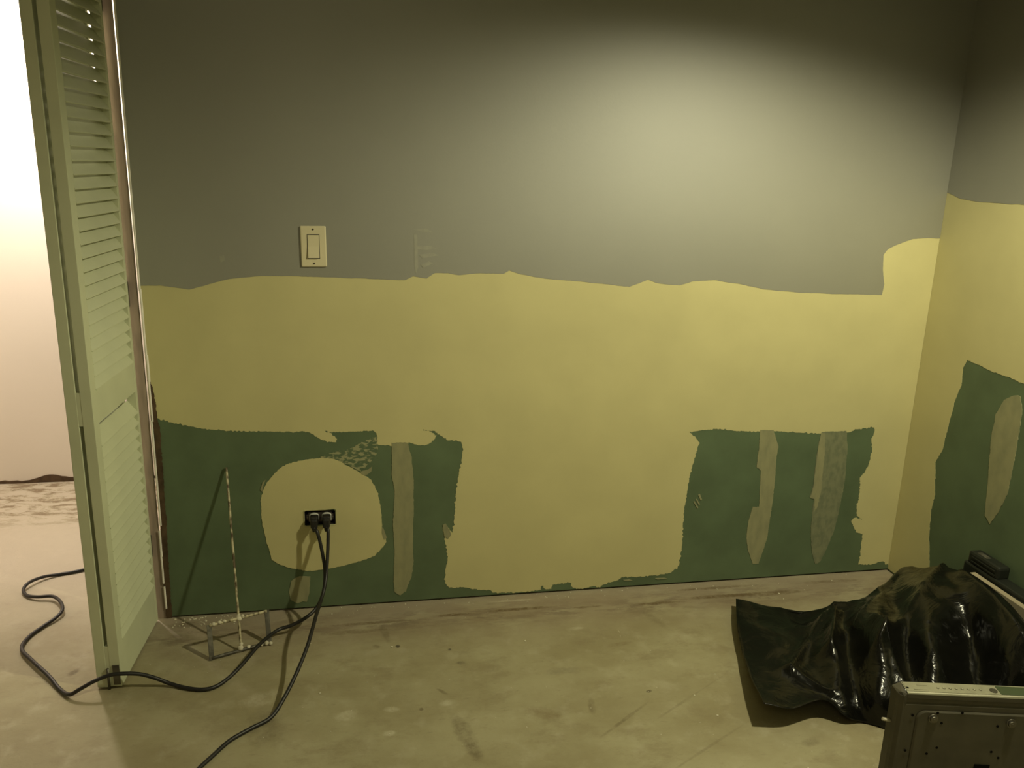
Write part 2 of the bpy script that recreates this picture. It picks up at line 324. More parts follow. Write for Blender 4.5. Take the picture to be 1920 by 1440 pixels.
# yellow field outline: its lower edge is the outline of the two bare green areas
LOW = [(0.0195, 0.6409), (0.056, 0.627), (0.1249, 0.6087), (0.2056, 0.5964), (0.3272, 0.591), (0.4003, 0.587), (0.4265, 0.5895), (0.4448, 0.5823), (0.4705, 0.563), (0.4952, 0.5538), (0.5171, 0.5513), (0.5205, 0.5613), (0.5053, 0.5787), (0.4853, 0.5877), (0.5054, 0.582), (0.5257, 0.583), (0.5665, 0.5834), (0.6282, 0.5849), (0.6376, 0.5761), (0.6403, 0.5403), (0.6594, 0.5362), (0.6996, 0.5331), (0.7287, 0.5372), (0.7336, 0.5439), (0.7466, 0.5401), (0.7628, 0.5326), (0.7889, 0.5334), (0.8101, 0.5465), (0.8182, 0.5635), (0.8019, 0.576), (0.7775, 0.5819), (0.8084, 0.5792), (0.828, 0.5649), (0.8577, 0.5449), (0.8941, 0.5402), (0.9027, 0.512), (0.8965, 0.4807), (0.8902, 0.4439), (0.8809, 0.3766), (0.8782, 0.3063), (0.8704, 0.2354), (0.86, 0.2488), (0.8481, 0.266), (0.8396, 0.2646), (0.8485, 0.2015), (0.8574, 0.1526), (0.8491, 0.1043), (0.8477, 0.0608), (0.8617, 0.0426), (0.8964, 0.0421), (0.9226, 0.0383), (0.963, 0.0277), (0.9965, 0.0253), (1.0074, 0.0149), (1.0518, 0.0117), (1.0965, 0.0104), (1.1594, 0.0118), (1.1702, 0.0129), (1.1625, 0.0252), (1.1696, 0.0286), (1.1791, 0.0162), (1.2028, 0.0145), (1.2058, 0.03), (1.2311, 0.0321), (1.2657, 0.0336), (1.2739, 0.0154), (1.3, 0.0076), (1.3458, 0.0143), (1.3702, 0.0086), (1.3808, 0.0177), (1.4266, 0.0304), (1.4446, 0.041), (1.52, 0.0379), (1.5861, 0.0414), (1.6144, 0.0455), (1.6253, 0.0528), (1.64, 0.0598), (1.6445, 0.0754), (1.6491, 0.1561), (1.6471, 0.2244), (1.6456, 0.2861), (1.6515, 0.3487), (1.6613, 0.4291), (1.6741, 0.4935), (1.6781, 0.5099), (1.6613, 0.5325), (1.6343, 0.548), (1.6689, 0.5505), (1.7294, 0.5559), (1.7804, 0.5489), (1.8314, 0.5454), (1.8827, 0.542), (1.9455, 0.5418), (2.0195, 0.5339), (2.1097, 0.5273), (2.21, 0.5279), (2.2402, 0.5383), (2.3051, 0.5439), (2.3095, 0.5285), (2.3004, 0.4963), (2.3103, 0.471), (2.3045, 0.4034), (2.279, 0.3575), (2.2864, 0.3079), (2.2821, 0.2544), (2.2869, 0.222), (2.31, 0.2047), (2.284, 0.2141), (2.2674, 0.2009), (2.2837, 0.1737), (2.2965, 0.1567), (2.3204, 0.1493), (2.3234, 0.0875), (2.3213, 0.0316), (2.3721, 0.0283), (2.4191, 0.0379), (2.4475, 0.0193)]
low = [(.0, LOW[0][1]+.012)]+[(a, b) for a, b in LOW if .002 < a < W-.004]+[(W-.001, LOW[-1][1])]
coat('joint_compound', low+TOPY, M['yellow'], wall_back, Y1, .0019, 2, straight=(len(low)-1, len(low), len(low)+1, len(low)+2), label='yellow skim coat of joint compound', fine=1.7, step=.003)
# round patch about the outlet
RND = [(0.4781, 0.5036), (0.4233, 0.4988), (0.3717, 0.4873), (0.3414, 0.4647), (0.3154, 0.4352), (0.2984, 0.4034), (0.2895, 0.3469), (0.2956, 0.2802), (0.3094, 0.2049), (0.3175, 0.1739), (0.3578, 0.1496), (0.4102, 0.1352), (0.4619, 0.1336), (0.5143, 0.1412), (0.5786, 0.1554), (0.6268, 0.1726), (0.6622, 0.218), (0.651, 0.246), (0.6498, 0.2821), (0.6471, 0.3289), (0.6396, 0.3754), (0.6209, 0.4219), (0.5939, 0.4457), (0.5483, 0.4752), (0.5187, 0.4952)]
RND = [tuple(p)[:2] for p in catmull([(a, b, 0) for a, b in RND+RND[:1]], 3)][:-1]
hole = [(HX0, HZ0), (HX1, HZ0), (HX1, HZ1), (HX0, HZ1)]
coat('compound_patch', RND, M['yellow'], wall_back, Y2, .0022, 3, holes=[hole], label='round yellow patch of compound around the outlet', fine=.9, step=.004)
def streak(pts, m, seed, label=None, t=Y2, amp=.0018, side='back', name='compound_streak', base=0, fine=.8):
    par = wall_back if side == 'back' else wall_right
    return coat(name, pts, m, par, t, amp, seed, side=side, label=label, fine=fine, step=.004, base=base)
streak([(0.682, 0.544), (0.7304, 0.5423), (0.7431, 0.4953), (0.7479, 0.4392), (0.7491, 0.3237), (0.7454, 0.2076), (0.7486, 0.1464), (0.7399, 0.0871), (0.7227, 0.0392), (0.704, 0.0273), (0.6871, 0.0399), (0.6842, 0.0909), (0.6884, 0.1816), (0.6842, 0.2694), (0.6902, 0.3854), (0.681, 0.442), (0.6832, 0.4975)], M['streak'], 4, 'pale vertical streak of compound right of the round patch')
streak([(0.3819, 0.1115), (0.395, 0.1161), (0.4272, 0.1121), (0.422, 0.0553), (0.4128, 0.0262), (0.4015, 0.0289), (0.385, 0.0226), (0.3644, 0.0353), (0.3608, 0.0652), (0.3687, 0.1014)], M['streak'], 5, 'small pale dab of compound under the round patch', amp=.0012)
streak([(1.8878, 0.5474), (1.9355, 0.5459), (1.9595, 0.489), (1.9579, 0.4533), (1.9611, 0.3769), (1.9626, 0.2976), (1.9593, 0.2075), (1.9576, 0.1539), (1.9459, 0.1004), (1.9367, 0.0585), (1.9147, 0.06), (1.891, 0.1139), (1.8804, 0.1584), (1.8814, 0.2216), (1.8913, 0.2739), (1.9147, 0.2727), (1.9058, 0.4041), (1.8891, 0.4162), (1.8913, 0.4821)], M['streak'], 6, 'tapering pale streak left in the right green area')
streak([(2.1109, 0.5329), (2.2032, 0.5338), (2.2163, 0.4705), (2.2219, 0.3756), (2.2205, 0.3011), (2.2149, 0.2258), (2.207, 0.1658), (2.192, 0.1119), (2.1698, 0.0497), (2.152, 0.0446), (2.134, 0.0888), (2.1213, 0.1545), (2.1146, 0.237), (2.1156, 0.2903), (2.0988, 0.297), (2.1054, 0.3378), (2.104, 0.4229), (2.1045, 0.4783)], M['streak_thin'], 7, 'wide thin grey-green streak right in the right green area')
streak([(2.1095, 0.5292), (2.1252, 0.5287), (2.1331, 0.4563), (2.1349, 0.3986), (2.1375, 0.3207), (2.1313, 0.2619), (2.1219, 0.2425), (2.1176, 0.2902), (2.1005, 0.2989), (2.1074, 0.3377), (2.106, 0.4228), (2.1065, 0.4782)], M['streak'], 17, None, t=Y3, base=Y2-.0002)
streak([(0.4688, 0.5073), (0.5147, 0.5226), (0.5654, 0.5327), (0.6231, 0.5613), (0.6375, 0.5659), (0.6416, 0.5214), (0.6268, 0.491), (0.6073, 0.4746), (0.5877, 0.4546), (0.5641, 0.4694), (0.5312, 0.4896)], M['scrub'], 8, 'scrubbed half-dry compound smear', t=Y2+.0002, amp=.004)
for i, pl in enumerate(([(0.5877, 0.4546), (0.6102, 0.4606), (0.6232, 0.4705), (0.6197, 0.4533), (0.6035, 0.4418), (0.5907, 0.4458)], [(0.291, 0.4089), (0.2982, 0.4308), (0.3079, 0.4406), (0.3009, 0.4222), (0.2968, 0.4018)], [(1.6762, 0.3018), (1.6797, 0.3055), (1.695, 0.2817), (1.6916, 0.2781)], [(1.6829, 0.3111), (1.6866, 0.3128), (1.6997, 0.293), (1.6962, 0.2894)], [(1.691, 0.326), (1.6964, 0.3295), (1.7057, 0.31), (1.7003, 0.3064)],
        [(1.449, 0.0308), (1.4715, 0.0313), (1.4831, 0.0265), (1.4568, 0.0263)], [(1.5623, 0.029), (1.5967, 0.0287), (1.6066, 0.024), (1.5703, 0.0245)], [(0.6496, 0.2677), (0.6545, 0.2621), (0.664, 0.2307), (0.6556, 0.2239), (0.6493, 0.246)], [(0.8396, 0.2646), (0.848, 0.2696), (0.86, 0.2488), (0.867, 0.23), (0.8569, 0.2158), (0.8449, 0.2257)])):
    streak(pl, M['streak'], 30+i, None, amp=.0006, name='compound_fleck', t=Y3)
# faint filler smears on the grey paint
M['smear'] = mat('filler_smear_paint', (.225,.22,.165), .54, 1.0, mottle=.12, scale=60)
M['smear'].node_tree.nodes['Principled BSDF'].inputs['IOR'].default_value = 1.9
for i, pl in enumerate(([(0.7503, 1.1848), (0.7883, 1.1868), (0.8066, 1.1765), (0.773, 1.1791)], [(0.7547, 1.1365), (0.7975, 1.1385), (0.816, 1.131), (0.7883, 1.1262), (0.7577, 1.1289)], [(0.7517, 1.1698), (0.7608, 1.1699), (0.7637, 1.0785), (0.7575, 1.0599), (0.753, 1.0815)], [(0.7669, 1.1122), (0.8068, 1.1187), (0.8223, 1.1112), (0.7761, 1.1031)], [(0.2169, 1.1047), (0.2283, 1.1062), (0.2303, 1.0916), (0.2187, 1.0871)], [(0.7699, 1.0847), (0.7945, 1.094), (0.8069, 1.088), (0.7791, 1.0755)])):
    coat('filler_smear', pl, M['smear'], wall_back, Y2+.0003+.0001*i, .0004, 50+i, base=Y2-.0002, fine=1)
# brown torn strip beside the corner bead
coat('torn_paper', [(-0.0001, 0.755), (0.0093, 0.7486), (0.0151, 0.714), (0.0171, 0.6665), (0.019, 0.6345), (0.0232, 0.6151), (0.0209, 0.4513), (0.017, 0.2819), (0.0143, 0.1241), (0.0114, 0.0015), (-0.0055, 0.0029), (-0.003, 0.196), (0.0024, 0.402), (0.0063, 0.5833), (0.004, 0.6636), (0.0013, 0.719)], M['wood'], wall_back, Y3, .0022, 11, label='torn brown paper edge of the board', fine=.9, step=.004)
# right wall
RG = [(-0.0172, 1.3243), (-0.0623, 1.3081), (-0.1339, 1.3015), (-0.2218, 1.3009), (-0.3236, 1.3013)]
ry = [(-.001, RG[0][1])]+[(a, b) for a, b in RG[1:]]
ry += [(-.9, ry[-1][1]-.02), (-1.4, ry[-1][1]+.03), (-3.4, ry[-1][1])]
coat('grey_paint', ry+[(-3.4, CEIL), (-.001, CEIL)], M['grey'], wall_right, Y2, .0016, 12, straight=(len(ry)-1, len(ry), len(ry)+1), side='right', label='grey semi-gloss paint')
RL = [(-0.0525, 0.0258), (-0.201, 0.1204), (-0.1759, 0.2147), (-0.165, 0.3056), (-0.1704, 0.3609), (-0.148, 0.4661), (-0.1698, 0.5163), (-0.178, 0.5987), (-0.1861, 0.6793), (-0.2046, 0.7437), (-0.1986, 0.7989), (-0.211, 0.8257), (-0.2488, 0.8229), (-0.3195, 0.8154), (-0.381, 0.8148), (-0.4422, 0.8118)]
rl = [(-.001, .008), (RL[1][0], .008)]+[(a, b) for a, b in RL[1:]]+[(-.95, RL[-1][1]-.05), (-1.3, .65), (-3.4, .6)]
coat('joint_compound', rl+[(-3.4, ry[-1][1]+.05), (-.001, ry[0][1]+.05)], M['yellow'], wall_right, Y1, .0022, 13, straight=(0, len(rl)-1, len(rl), len(rl)+1), side='right', label='yellow skim coat of joint compound', fine=.9, step=.004)
streak([(-0.4129, 0.7674), (-0.4277, 0.7732), (-0.44, 0.7719), (-0.4555, 0.7322), (-0.461, 0.6187), (-0.4597, 0.4801), (-0.4394, 0.4159), (-0.4252, 0.3856), (-0.4164, 0.3678), (-0.4054, 0.3768), (-0.3924, 0.3849), (-0.3792, 0.4951), (-0.3622, 0.6109), (-0.3617, 0.694), (-0.383, 0.7461)], M['streak'], 14, 'long pale oval streak of compound on the right wall', side='right')

# ------------------------------------------------------------------ jamb and corner bead
bm = bmesh.new(); box(bm, (-.033, .002, 0), (-.0062, .009, 2.06)); link('trim_3', bm, M['jamb'], **S)
bead = None
segs = [(-0.0, 1.7446), (-0.0045, 1.0082), (0.0004, 1.0008), (-0.0059, 0.8232), (-0.001, 0.8139), (-0.0006, 0.7488), (0.0031, 0.7425), (0.0101, 0.6315), (0.0117, 0.6154), (0.0041, 0.3084), (0.0053, 0.2653), (0.0041, 0.0076)]
zz = [2.05]+[p[1] for p in segs[1:-1]]+[.03]
rb = random.Random(5)
def bead_piece(z0, z1, dx, r):
    bm = bmesh.new(); prev = None; n = max(2, int((z0-z1)/.012))
    for i in range(n+1):
        z = z0+(z1-z0)*i/n; j = .0006*noise.noise(Vector((z*60, dx*900, 0)))
        ring = [bm.verts.new((dx+j+r*math.cos(a), -.001+r*1.2*math.sin(a), z)) for a in [math.pi*k/8 for k in range(8, 17)]]
        if prev:
            for k in range(8):
                f = bm.faces.new((prev[k], prev[k+1], ring[k+1], ring[k])); f.smooth = True
        prev = ring
    return bm
bead = link('trim_4', bead_piece(2.05, zz[1], .0015, .0028), M['bead'], **S)
for a, b, dx, r in ((zz[1]+.005, zz[3], .0030, .003), (zz[3]+.004, zz[5], .0050, .0035), (zz[5]+.003, zz[7], .0045, .003), (zz[7]+.004, zz[9], .002, .003), (zz[9]-.015, zz[9]-.10, -.003, .0035), (.24, .12, -.004, .003), (.11, .035, -.003, .003)):
    link('bead_piece', bead_piece(a, b, dx, r), M['bead'], bead)

# ------------------------------------------------------------------ louvred bifold door, folded in its opening
door = empty('door_1', (-.0245, -.012, 0), **S)
door.rotation_euler.z = -.055
LT_, LW, LH = .0265, .334, 2.03          # leaf thickness, width, height
PITCH = .0318
def slat_bm(sgn):
    bm = bmesh.new(); th = math.radians(52); w_, t_ = .0452, .0042
    L0, L1 = -LW+.032, -.012
    prof = []
    for u, v in ((-w_/2, -t_/2+.001), (-w_/2+.002, -t_/2), (w_/2-.002, -t_/2), (w_/2, -t_/2+.001), (w_/2, t_/2-.001), (w_/2-.002, t_/2), (-w_/2+.002, t_/2), (-w_/2, t_/2-.001)):
        prof.append((sgn*(u*math.cos(th)-v*math.sin(th)), -(u*math.sin(th)+v*math.cos(th))))
    a = [bm.verts.new((x, L0, z)) for x, z in prof]; b = [bm.verts.new((x, L1, z)) for x, z in prof]
    n = len(a)
    for i in range(n): bm.faces.new((a[i], a[(i+1) % n], b[(i+1) % n], b[i]))
    bm.faces.new(a[::-1]); bm.faces.new(b); bmesh.ops.recalc_face_normals(bm, faces=bm.faces[:]); return bm
for li, (xc, sgn, z0) in enumerate(((-.0145, 1, .006), (-.0485-.0015, 1, .004))):
    bm = bmesh.new(); h = LT_/2
    box(bm, (-h, -LW, z0), (h, -LW+.034, LH), .0012)          # near stile
    box(bm, (-h, -.014, z0), (h, 0, LH), .0012)               # far stile (hinge side)
    for a, b in ((z0, .125), (.728, .812), (LH-.09, LH)): box(bm, (-h+.0008, -LW+.034, a), (h-.0008, -.014, b), .0008)
    leaf = link('door_leaf', bm, M['white'], door, loc=(xc, 0, 0))
    first = None
    z = .125+PITCH*.55+.009*li
    while z < LH-.10:
        if .712 < z < .832: z = .812+PITCH*.52 if z > .72 else z+PITCH; 
        if first is None: s = first = link('slat', slat_bm(sgn), M['white'], leaf)
        else:
            s = first.copy(); C.objects.link(s); s.parent = leaf
        s.location = (0, 0, z)
        s.rotation_euler.y = random.uniform(-.012, .012)
        z += PITCH
        if z < .728 and z+PITCH*.55 > .728: z = .812+PITCH*.55
# spacers that close the gap between the folded leaves level with the rails
bm = bmesh.new()
for a, b in ((.006, .125), (.728, .812), (LH-.09, LH)): box(bm, (-.0368, -LW+.0006, a), (-.0275, -LW+.03, b))
link('rail_block', bm, M['white'], door)
bm = bmesh.new()
for z in (.25, 1.0, 1.75): box(bm, (-.0645, -.0015, z-.035), (0, .0015, z+.035)); cyl(bm, (-.032, .004, z-.036), (-.032, .004, z+.036), .004)
link('hinge', bm, M['screw'], door)
bm = bmesh.new()
box(bm, (-.021, -LW-.0022, .012), (-.004, -LW-.0001, .070), .0006); cyl(bm, (-.0325, -LW-.003, .0), (-.0325, -LW-.003, .062), .0032)
link('pivot_bracket', bm, M['screw'], door, label='small grey metal bracket at the foot of the leaves')

# ------------------------------------------------------------------ light switch
sw = [(0.4351, 1.1907), (0.5059, 1.0769)]
sx0, sz1 = sw[0]; sx1, sz0 = sw[1]
cx, cz = (sx0+sx1)/2+.0005, (sz0+sz1)/2
t = empty('light_switch', (cx, -Y2, cz), label='cream rocker light switch plate on the grey part of the back wall', category='switch')
t.rotation_euler.y = -.006
bm = bmesh.new()
tb = bmesh.new(); box(tb, (-.035, -.006, -.057), (.035, 0, .057), .0028); merge(bm, tb)
link('cover_plate', bm, M['plate'], t)
bm = bmesh.new(); box(bm, (-.0172, -.0063, -.0345), (.0172, -.0055, .0345)); link('rocker_recess', bm, M['rod_dark'], t)
bm = bmesh.new()
vs2 = [(-.0155, -.0062, -.032), (.0155, -.0062, -.032), (.0155, -.0062, .032), (-.0155, -.0062, .032), (-.015, -.0120, -.0315), (.015, -.0120, -.0315), (.015, -.0085, .0005), (-.015, -.0085, .0005), (.015, -.0078, .0315), (-.015, -.0078, .0315)]
V = [bm.verts.new(p) for p in vs2]
for f in ((4,5,6,7), (7,6,8,9), (0,1,5,4), (3,9,8,2), (1,2,8,6,5), (0,4,7,9,3), (0,3,2,1)): bm.faces.new([V[i] for i in f])
link('rocker', bm, M['plate'], t)
for z in (-.0475, .0475):
    bm = bmesh.new(); cyl(bm, (0, -.0055, z), (0, -.0072, z), .0028, .0024, 14); box(bm, (-.0022, -.0075, z-.0003), (.0022, -.0071, z+.0003)); link('screw', bm, M['screw'], t)

# ------------------------------------------------------------------ outlet without cover plate
ox, oz = (HX0+HX1)/2, (HZ0+HZ1)/2
t = empty('wall_outlet', (ox, 0, oz), label='uncovered sideways duplex outlet in the round yellow patch', category='outlet')
hw, hh = (HX1-HX0)/2, (HZ1-HZ0)/2
bm = bmesh.new(); e = .0015
box(bm, (-hw+.0004, .003, -hh+.0004), (-hw+e, .058, hh-.0004)); box(bm, (hw-e, .003, -hh+.0004), (hw-.0004, .058, hh-.0004))
box(bm, (-hw+e, .003, -hh+.0004), (hw-e, .058, -hh+e)); box(bm, (-hw+e, .003, hh-e), (hw-e, .058, hh-.0004)); box(bm, (-hw+e, .056, -hh+e), (hw-e, .058, hh-e))
link('outlet_box', bm, M['dkmetal'], t)
bm = bmesh.new(); box(bm, (-.041, .0045, -.010), (.041, .0058, .010), .0004); box(bm, (-.036, .006, -.0165), (.036, .03, .0165), .002)
link('mounting_strap', bm, M['dkmetal'], t)
for sx_ in (-1, 1):
    bm = bmesh.new(); c = sx_*.0187+.0008
    n = 24; ring0 = []; ring1 = []
    for k in range(n):
        a = 2*math.pi*k/n; x = max(-.0145, min(.0145, .0172*math.cos(a))); z = .0158*math.sin(a)
        ring0.append(bm.verts.new((c+x, .005, z))); ring1.append(bm.verts.new((c+x*.96, -.0045, z*.96)))
    for k in range(n): bm.faces.new((ring0[k], ring0[(k+1) % n], ring1[(k+1) % n], ring1[k]))
    bm.faces.new(ring1); bmesh.ops.recalc_face_normals(bm, faces=bm.faces[:])
    link('receptacle', bm, M['recept'], t)
for x in (-.0375, .0375):
    bm = bmesh.new(); cyl(bm, (x, .0045, 0), (x, .0022, 0), .0033, .0028, 14); link('screw', bm, M['screw'], t)
# torn pale rim of the cut hole
bm = bmesh.new(); rim = []
for k in range(60):
    a = 2*math.pi*k/60; ex = max(-1, min(1, 1.35*math.cos(a))); ez = max(-1, min(1, 1.35*math.sin(a)))
    j = .0018*noise.noise(Vector((k*.9, 3, 0)))
    inn = (ex*(hw-.0002), ez*(hh-.0002)); out = (ex*(hw+.0022)+j, ez*(hh+.0026)+j)
    rim.append((bm.verts.new((inn[0], -.0015, inn[1])), bm.verts.new((out[0], -.0030, out[1])), bm.verts.new((out[0]*1.02, -.0012, out[1]*1.03))))
for k in range(60):
    a, b = rim[k], rim[(k+1) % 60]
    bm.faces.new((a[0], b[0], b[1], a[1])); bm.faces.new((a[1], b[1], b[2], a[2]))
bmesh.ops.recalc_face_normals(bm, faces=bm.faces[:])
link('hole_rim', bm, M['yellow_thin'], t)

# ------------------------------------------------------------------ extension cords
def plug(bm, x, z):
    # right-angled moulded plug: a flat body against the outlet, cable leaving downwards
    tb = bmesh.new(); box(tb, (x-.0125, -.030, z-.0125), (x+.0125, -.003, z+.0125), .005); merge(bm, tb)
    tb = bmesh.new(); box(tb, (x-.0105, -.040, z-.022), (x+.0105, -.022, z+.008), .0048); merge(bm, tb)
    for s_ in (-1, 1): cyl(bm, (x+s_*.0062, -.004, z), (x+s_*.0062, -.0018, z), .0012, seg=6)
    tube(bm, [(x, -.033, z-.018), (x, -.035, z-.024), (x+.001, -.036, z-.031)], lambda q: .0078-.0018*q, 12)
def cord(label, plug_at, pts, r=.0052):
    e_ = empty('extension_cord', (plug_at[0], -.03, plug_at[1]), label=label, category='cord')
    off = Vector(e_.location)
    bm = bmesh.new(); plug(bm, *plug_at)
    bmesh.ops.translate(bm, verts=bm.verts[:], vec=-off); link('plug', bm, M['black'], e_)
    x, z = plug_at
    P = catmull([(x, -.0355, z-.026)]+pts, 10)
    P = [Vector((p.x, p.y, max(p.z, r+.0005))) for p in P]
    bm = bmesh.new(); tube(bm, P, r, 12); bmesh.ops.translate(bm, verts=bm.verts[:], vec=-off)
    link('cable', bm, M['black'], e_)
    return e_
ZC = [(0.4219, -0.143, 0.055), (0.38, -0.1485, 0.035), (0.338, -0.1605, 0.028), (0.297, -0.2287, 0.03), (0.2583, -0.3081, 0.02), (0.2286, -0.351, 0.01), (0.1987, -0.3816, 0.006), (0.1665, -0.391, 0.006), (0.1239, -0.378, 0.006), (0.0802, -0.3589, 0.01), (0.0411, -0.3565, 0.03), (0.0053, -0.357, 0.045), (-0.0315, -0.3643, 0.055), (-0.0657, -0.3681, 0.056), (-0.1032, -0.3761, 0.046), (-0.1356, -0.3804, 0.03), (-0.1646, -0.3746, 0.013), (-0.2003, -0.3368, 0.006), (-0.2431, -0.2829, 0.012), (-0.3082, -0.2074, 0.014), (-0.3632, -0.1334, 0.01), (-0.3711, -0.0682, 0.006), (-0.3505, -0.0103, 0.006), (-0.3267, 0.031, 0.01), (-0.3193, 0.0664, 0.016), (-0.3402, 0.114, 0.018), (-0.3768, 0.1556, 0.016), (-0.424, 0.1656, 0.012), (-0.4632, 0.1881, 0.008), (-0.4854, 0.2251, 0.01), (-0.4792, 0.2591, 0.016), (-0.4532, 0.2995, 0.012), (-0.4128, 0.3243, 0.006), (-0.3671, 0.3373, 0.006), (-0.3306, 0.3557, 0.006), (-0.2803, 0.3885, 0.006), (-0.1893, 0.442, 0.006)]
cord('black extension cord that snakes left past the foot of the louvred door', (ox-.0165, oz+.002),
     [(0.4544, -0.047, 0.286), (0.4631, -0.055, 0.2542), (0.4702, -0.065, 0.2164), (0.4758, -0.077, 0.1761), (0.4751, -0.09, 0.1368), (0.4666, -0.105, 0.0992), (0.4493, -0.122, 0.0709)]+ZC)
ZD = [(0.4563, -0.2434, 0.118), (0.4474, -0.3072, 0.108), (0.4354, -0.361, 0.088), (0.4121, -0.4286, 0.058), (0.3846, -0.4902, 0.03), (0.3548, -0.5355, 0.008), (0.3096, -0.5695, 0.006), (0.2668, -0.6068, 0.006), (0.2351, -0.655, 0.006), (0.2038, -0.7075, 0.006), (0.1752, -0.7736, 0.006), (0.1535, -0.877, 0.006), (0.0865, -0.9749, 0.006)]
cord('black extension cord that drops from the right plug and runs to the lower edge', (ox+.0198, oz+.002),
     [(0.4874, -0.046, 0.2872), (0.4868, -0.06, 0.2517), (0.4847, -0.078, 0.2131), (0.4811, -0.1, 0.1718), (0.4753, -0.135, 0.1416), (0.4655, -0.175, 0.1209)]+ZD)

# ------------------------------------------------------------------ mud mixing paddle
A = Vector((.199, -.006, .486)); B = Vector((.242, -.215, .006)); dirp = A-B
pad = empty('mixing_paddle', tuple(B), label='mud-crusted steel mixing paddle with square cage head leaning on the back wall', category='mixing tool')
bm = bmesh.new()
pts = [B+dirp*(i/40)-B for i in range(41)]
tube(bm, pts, lambda q: .0034, 10); tube(bm, [dirp*0.99, dirp*1.0], .0028, 10)
link('rod', bm, M['rod'], pad)
bl = Vector((.166, -.246, .006)); br = Vector((.317, -.186, .006)); up_ = dirp*.170
def lump(p, q, r, seg=10, n=14, sd=0):
    bm = bmesh.new(); p = Vector(p)-B; q = Vector(q)-B
    P = [p+(q-p)*(i/n) for i in range(n+1)]
    tube(bm, P, lambda u: r*(1+.35*noise.noise(Vector((u*6, sd, 0)))), seg); return bm
link('cross_bar', lump(bl+up_, br+up_, .0044, sd=1), M['rod'], pad)
link('cross_bar', lump(bl, br, .0046, sd=2), M['rod_dark'], pad)
for p in (bl, br):
    bm = bmesh.new(); v = up_.normalized(); u = (br-bl).normalized(); n = u.cross(v)
    P0 = p-B-v*.005; P1 = p+up_-B+v*.003
    vs3 = []
    for base in (P0, P1):
        for a, b in ((-.0065, -.0022), (.0065, -.0022), (.0065, .0022), (-.0065, .0022)): vs3.append(bm.verts.new(base+u*a+n*b))
    for f in ((0,3,2,1), (4,5,6,7), (0,1,5,4), (1,2,6,5), (2,3,7,6), (3,0,4,7)): bm.faces.new([vs3[i] for i in f])
    bmesh.ops.recalc_face_normals(bm, faces=bm.faces[:]); link('blade', bm, M['rod_dark'], pad)
def blob(bm, c, r, sd):
    tb = bmesh.new(); bmesh.ops.create_icosphere(tb, subdivisions=2, radius=r)
    for v in tb.verts: v.co *= 1+.4*noise.noise(v.co*90+Vector((sd, 0, 0))); v.co += Vector(c)
    merge(bm, tb)
for i, (c, r) in enumerate(((dirp*.170, .0085), (dirp*.162+Vector((-.012, -.003, 0)), .006), (dirp*.172+Vector((.010, .002, .002)), .006), (dirp*.185, .0055), (dirp*.01+Vector((0, -.002, .003)), .0075), (dirp*.03, .006), (Vector((.020, .008, .002)), .0065), (br-B+Vector((-.008, -.004, .002)), .0075), (br-B+Vector((-.022, -.008, .001)), .006), (br-B+Vector((.004, -.004, 0)), .0055), (bl+up_-B+Vector((.012, .004, .002)), .0055), (bl+up_-B+Vector((.026, .010, .002)), .0055), (bl+up_-B+Vector((.040, .014, .003)), .0048))):
    bm = bmesh.new(); blob(bm, c, r, i); link('dried_mud', bm, M['crust'], pad, smooth=True)

# ------------------------------------------------------------------ black bin bag
cols = [[(1.7668, -0.19, 0.04), (1.705, -0.3297, 0.04), (1.6526, -0.48, 0.04), (1.6047, -0.633, 0.062), (1.5747, -0.7545, 0.082)], [(1.8699, -0.2351, 0.035), (1.773, -0.4269, 0.075), (1.7214, -0.5571, 0.075), (1.6864, -0.6607, 0.065), (1.6462, -0.7625, 0.068)], [(1.9491, -0.2883, 0.05), (1.848, -0.474, 0.08), (1.7915, -0.5925, 0.075), (1.7617, -0.6786, 0.07), (1.7472, -0.7416, 0.074)], [(2.0122, -0.3242, 0.075), (1.895, -0.526, 0.125), (1.8381, -0.64, 0.11), (1.8055, -0.7296, 0.085), (1.8017, -0.7667, 0.036)], [(2.0661, -0.3186, 0.09), (1.9726, -0.4805, 0.105), (1.8948, -0.6325, 0.1), (1.8533, -0.7334, 0.075), (1.8531, -0.7674, 0.012)], [(2.1643, -0.3095, 0.1), (1.9849, -0.5741, 0.18), (1.929, -0.6896, 0.15), (1.8812, -0.7842, 0.1), (1.9027, -0.803, 0.008)], [(2.2576, -0.2475, 0.105), (2.1081, -0.5105, 0.15), (2.0318, -0.6599, 0.13), (1.9674, -0.7822, 0.09), (1.944, -0.8453, 0.006)], [(2.3179, -0.237, 0.145), (2.164, -0.5364, 0.215), (2.0685, -0.7091, 0.19), (2.021, -0.8183, 0.11), (2.0048, -0.884, 0.006)], [(2.3432, -0.3572, 0.205), (2.2533, -0.5599, 0.235), (2.2282, -0.6562, 0.16), (2.141, -0.8069, 0.09), (2.0982, -0.9074, 0.006)], [(2.3561, -0.5069, 0.245), (2.2877, -0.6536, 0.255), (2.2059, -0.8051, 0.215), (2.1874, -0.8703, 0.13), (2.1986, -0.9222, 0.006)], [(2.2896, -0.7602, 0.25), (2.2792, -0.8184, 0.24), (2.2715, -0.8811, 0.19), (2.2772, -0.919, 0.11), (2.2981, -0.9465, 0.006)], [(2.3085, -0.8555, 0.2), (2.3298, -0.8673, 0.16), (2.3395, -0.8995, 0.12), (2.3772, -0.9074, 0.06), (2.3527, -0.9616, 0.004)]]
